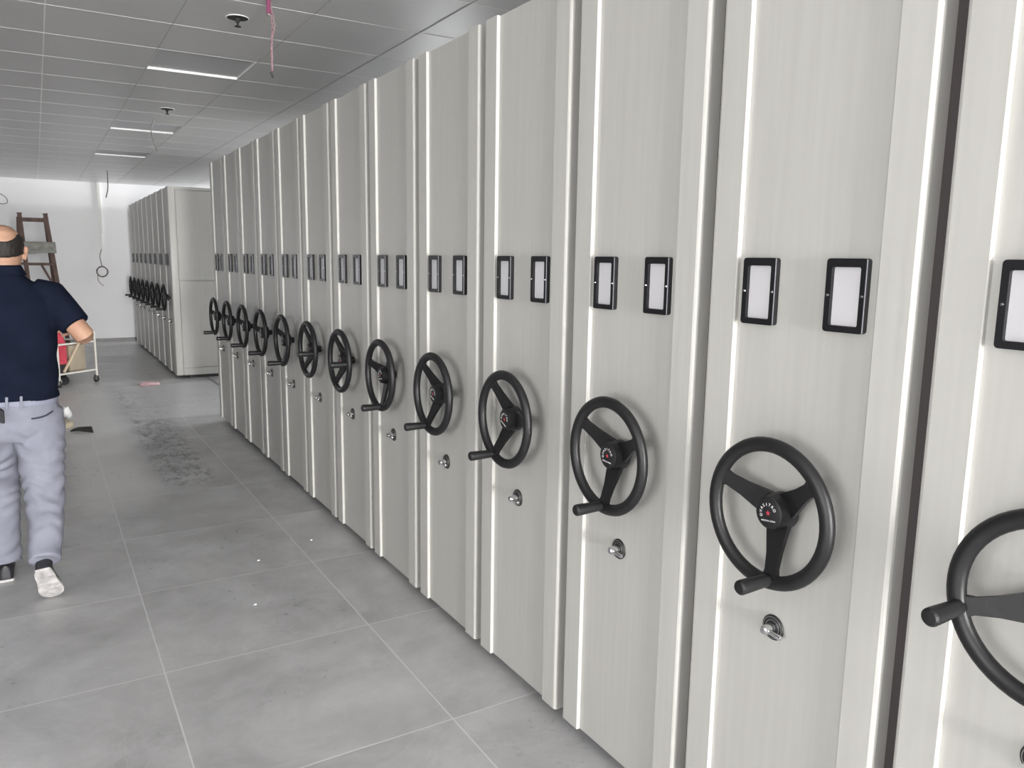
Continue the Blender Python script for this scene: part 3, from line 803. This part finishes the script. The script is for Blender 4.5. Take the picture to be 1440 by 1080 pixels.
def collar():
    rs = []
    for z, r, q in ((1.462, .076, .074), (1.49, .066, .069), (1.494, .064, .067), (1.480, .071, .073), (1.452, .083, .080), (1.45, .080, .078)):
        rs.append([bm.verts.new((.010 + r * math.cos(2 * PI * k / n_), .002 + q * math.sin(2 * PI * k / n_), z)) for k in range(n_)])
    for a, c in zip(rs, rs[1:] + rs[:1]):
        for k in range(n_): bm.faces.new((a[k], a[(k + 1) % n_], c[(k + 1) % n_], c[k]))
collar(); bmesh.ops.recalc_face_normals(bm, faces=bm.faces); o = link('collar', bm, M['shirt'], man, 0)
for p in o.data.polygons: p.use_smooth = True

# trousers
def trouser_fill(bm):
    rings(bm, [(0, 0, .72, .135, .105, 2.2), (0, -.004, .78, .172, .128, 2.3), (0, -.004, .85, .177, .132, 2.3), (0, .0, .895, .172, .127, 2.3), (0, .002, .915, .160, .114, 2.3), (0, .004, .94, .152, .106, 2.3)], 36)
    hr, hl = Vector((.086, -.008, .82)), Vector((-.086, .006, .82))
    tube(bm, [hr + Vector((0, 0, .03)), mid(hr, kneeR, .25) + Vector((.002, 0, 0)), mid(hr, kneeR, .6), kneeR + Vector((-.002, -.002, 0)), mid(kneeR, ankR, .22), mid(kneeR, ankR, .55) + Vector((.004, .0, 0)), mid(kneeR, ankR, .92), ankR + Vector((0, -.030, -.012))],
         [(.090, .108), (.090, .104), (.082, .092), (.074, .080), (.072, .078), (.066, .070), (.060, .066), (.056, .062)], 26)
    tube(bm, [hl + Vector((0, 0, .03)), mid(hl, kneeL, .25), mid(hl, kneeL, .6), kneeL, mid(kneeL, ankL, .25), mid(kneeL, ankL, .6), mid(kneeL, ankL, .93), ankL + Vector((0, -.01, -.005))],
         [(.090, .108), (.090, .104), (.082, .092), (.074, .080), (.071, .076), (.066, .072), (.066, .072), (.066, .07)], 26)
def trouser_wr(c):
    z = c.z; w = .35 + math.exp(-((z - .50) / .14) ** 2) + .6 * math.exp(-((z - .68) / .06) ** 2) + .7 * math.exp(-((z - .14) / .08) ** 2)
    if z > .80: w *= .3
    s = noise.noise(Vector((c.x * 9, c.y * 9, z * 4)))
    return .0036 * w * math.sin(z * 95 + 26 * c.x * (1 if c.x > 0 else -1) + 7 * s) + .004 * noise.noise(c * 11)
solid('trousers', trouser_fill, M['trousers'], man, .0075, 5, trouser_wr)
# waistband loops, belt, pocket welt
bm = bmesh.new()
rs = []
for z, e in ((.888, -.002), (.888, .002), (.910, .001), (.910, -.004)):
    rs.append([bm.verts.new(((.174 + e) * math.copysign(abs(math.cos(2 * PI * k / 48)) ** (2 / 2.3), math.cos(2 * PI * k / 48)), .001 + (.128 + e) * math.copysign(abs(math.sin(2 * PI * k / 48)) ** (2 / 2.3), math.sin(2 * PI * k / 48)), z)) for k in range(48)])
for a, c in zip(rs, rs[1:] + rs[:1]):
    for k in range(48): bm.faces.new((a[k], a[(k + 1) % 48], c[(k + 1) % 48], c[k]))
bmesh.ops.recalc_face_normals(bm, faces=bm.faces); link('belt', bm, mat('grey_belt', (.22, .23, .30), .7), man, 40)
for x in (-.020, .033):
    bm = bmesh.new(); bar(bm, (x, -.140, .882), (x + .003, -.134, .934), .011, .006, .002, (0, 1, 0)); o = link('belt_loop', bm, M['trousers'], man)
bm = bmesh.new(); tube(bm, path([(.066, -.131, .831), (.09, -.130, .832), (.12, -.122, .838), (.150, -.098, .852)]), .0034, 8); link('pocket_welt', bm, M['navy_trim'], man, 40)
bm = bmesh.new(); box(bm, -.100, -.030, -.172, -.136, .838, .898, .008)
for v in bm.verts: v.co.z -= (v.co.x + .065) * .45
o = link('belt_pouch', bm, M['blackcloth'], man, 40)
# shoes
def shoe(ank, heel, toe, nm):
    P = shoe_frame(heel, toe); up = P.up
    wid = [(0, .024), (.06, .031), (.2, .035), (.4, .036), (.6, .043), (.75, .047), (.88, .041), (.96, .026), (1.0, .010)]
    root = None
    def upper(bm):
        rr_ = []
        for u, w in wid:
            h = .075 if u < .3 else .075 - (u - .3) / .7 * .045
            if u > .9: h *= .8
            ring = [bm.verts.new(P(u, w * .98 * math.cos(a), .009 + h * max(0, math.sin(a)) ** .7)) for a in [PI * k / 12 for k in range(13)]]
            rr_.append(ring)
        for a, c in zip(rr_, rr_[1:]):
            for k in range(12): bm.faces.new((a[k], a[k + 1], c[k + 1], c[k]))
            bm.faces.new((a[0], c[0], c[12], a[12]))
        bm.faces.new(rr_[0]); bm.faces.new(list(reversed(rr_[-1])))
        tube(bm, [P(.16, 0, .05), P(.16, 0, .05) + (ank - P(.16, 0, .05)) * .9], [.036, .034], 16)
    s = solid('shoe', upper, M['shoe'], man, .006, 5)
    bm = bmesh.new()
    out = [(u, w + .003) for u, w in wid]
    lo, hi = [], []
    for u, w in out: lo.append(bm.verts.new(P(u, w, 0))); hi.append(bm.verts.new(P(u, w, .012)))
    for u, w in reversed(out): lo.append(bm.verts.new(P(u, -w, 0))); hi.append(bm.verts.new(P(u, -w, .012)))
    n = len(lo); bm.faces.new(lo); bm.faces.new(list(reversed(hi)))
    for k in range(n): bm.faces.new((lo[k], hi[k], hi[(k + 1) % n], lo[(k + 1) % n]))
    bmesh.ops.recalc_face_normals(bm, faces=bm.faces)
    # tread grooves as thin raised bars
    for u in (.08, .14, .20, .26, .48, .56, .64, .72, .80, .88):
        w = .028 if u < .3 else (.034 if u < .85 else .026)
        bar(bm, P(u, -w, -.0005), P(u, w, -.0005), .010, .003, 0, tuple(up))
    so = link('sole', bm, M['sole'], s)
    return s
shoe(ankR, HR, TR_, 'R')
shoe(ankL, HL, TL, 'L')

# ------------------------------------------------------------------ camera
yaw, pitch, roll, fpx = 0.544799, 0.158157, 0.014701, 1097.669101
cy, sy, cp, sp = math.cos(yaw), math.sin(yaw), math.cos(pitch), math.sin(pitch)
fw = Vector((sy * cp, cy * cp, -sp)); r0 = Vector((cy, -sy, 0)); u0 = r0.cross(fw)
cr, sr = math.cos(roll), math.sin(roll)
rt_ = cr * r0 + sr * u0; up_ = -sr * r0 + cr * u0
cd = bpy.data.cameras.new('camera'); cam = bpy.data.objects.new('camera', cd); COL.objects.link(cam)
cam.matrix_world = Matrix.Translation((0, 0, 1.55)) @ Matrix((rt_, up_, -fw)).transposed().to_4x4()
cd.sensor_fit = 'HORIZONTAL'; cd.sensor_width = 36; cd.lens = fpx / 1440 * 36; cd.clip_start = .02
SC.camera = cam

# ------------------------------------------------------------------ daylight through the windows
def daylight(name, loc, rot, sx, sy, power, col=(1, 1, 1)):
    l = bpy.data.lights.new(name, 'AREA'); l.shape = 'RECTANGLE'; l.size = sx; l.size_y = sy; l.energy = power; l.color = col
    o = bpy.data.objects.new(name, l); COL.objects.link(o); o.location = loc; o.rotation_euler = rot
    return o
w = WB[0]; daylight('daylight_back', ((w[0] + w[1]) / 2, YB - .25, (w[2] + w[3]) / 2), (math.radians(90), 0, 0), w[1] - w[0], w[3] - w[2], 2150, (1, .985, .96))
w = WL[0]; daylight('daylight_left_near', (XL - .25, (w[0] + w[1]) / 2, (w[2] + w[3]) / 2), (0, math.radians(-90), 0), w[3] - w[2], w[1] - w[0], 222, (1, .99, .97))
w = WF[0]; daylight('daylight_far_door', ((w[0] + w[1]) / 2, YF + .3, (w[2] + w[3]) / 2), (math.radians(-90), 0, 0), w[1] - w[0], w[3] - w[2], 25, (.95, .97, 1))
w = WR[0]; daylight('daylight_right_gap', (XR + .3, (w[0] + w[1]) / 2, (w[2] + w[3]) / 2), (0, math.radians(90), 0), w[3] - w[2], w[1] - w[0], 150, (.96, .98, 1))
w = WR[1]; daylight('added_glow_right_high', (XR + .3, (w[0] + w[1]) / 2, (w[2] + w[3]) / 2), (0, math.radians(90), 0), w[3] - w[2], w[1] - w[0], 620, (.98, .99, 1))  # added lamp that brightens the upper band of the far wall
wd = bpy.data.worlds.new('sky'); SC.world = wd; wd.use_nodes = True
wd.node_tree.nodes['Background'].inputs[0].default_value = (.85, .92, 1, 1); wd.node_tree.nodes['Background'].inputs[1].default_value = .6

vs = SC.view_settings; vs.view_transform = 'Standard'; vs.look = 'None'; vs.gamma = 1; vs.use_curve_mapping = False; vs.exposure = 0.0
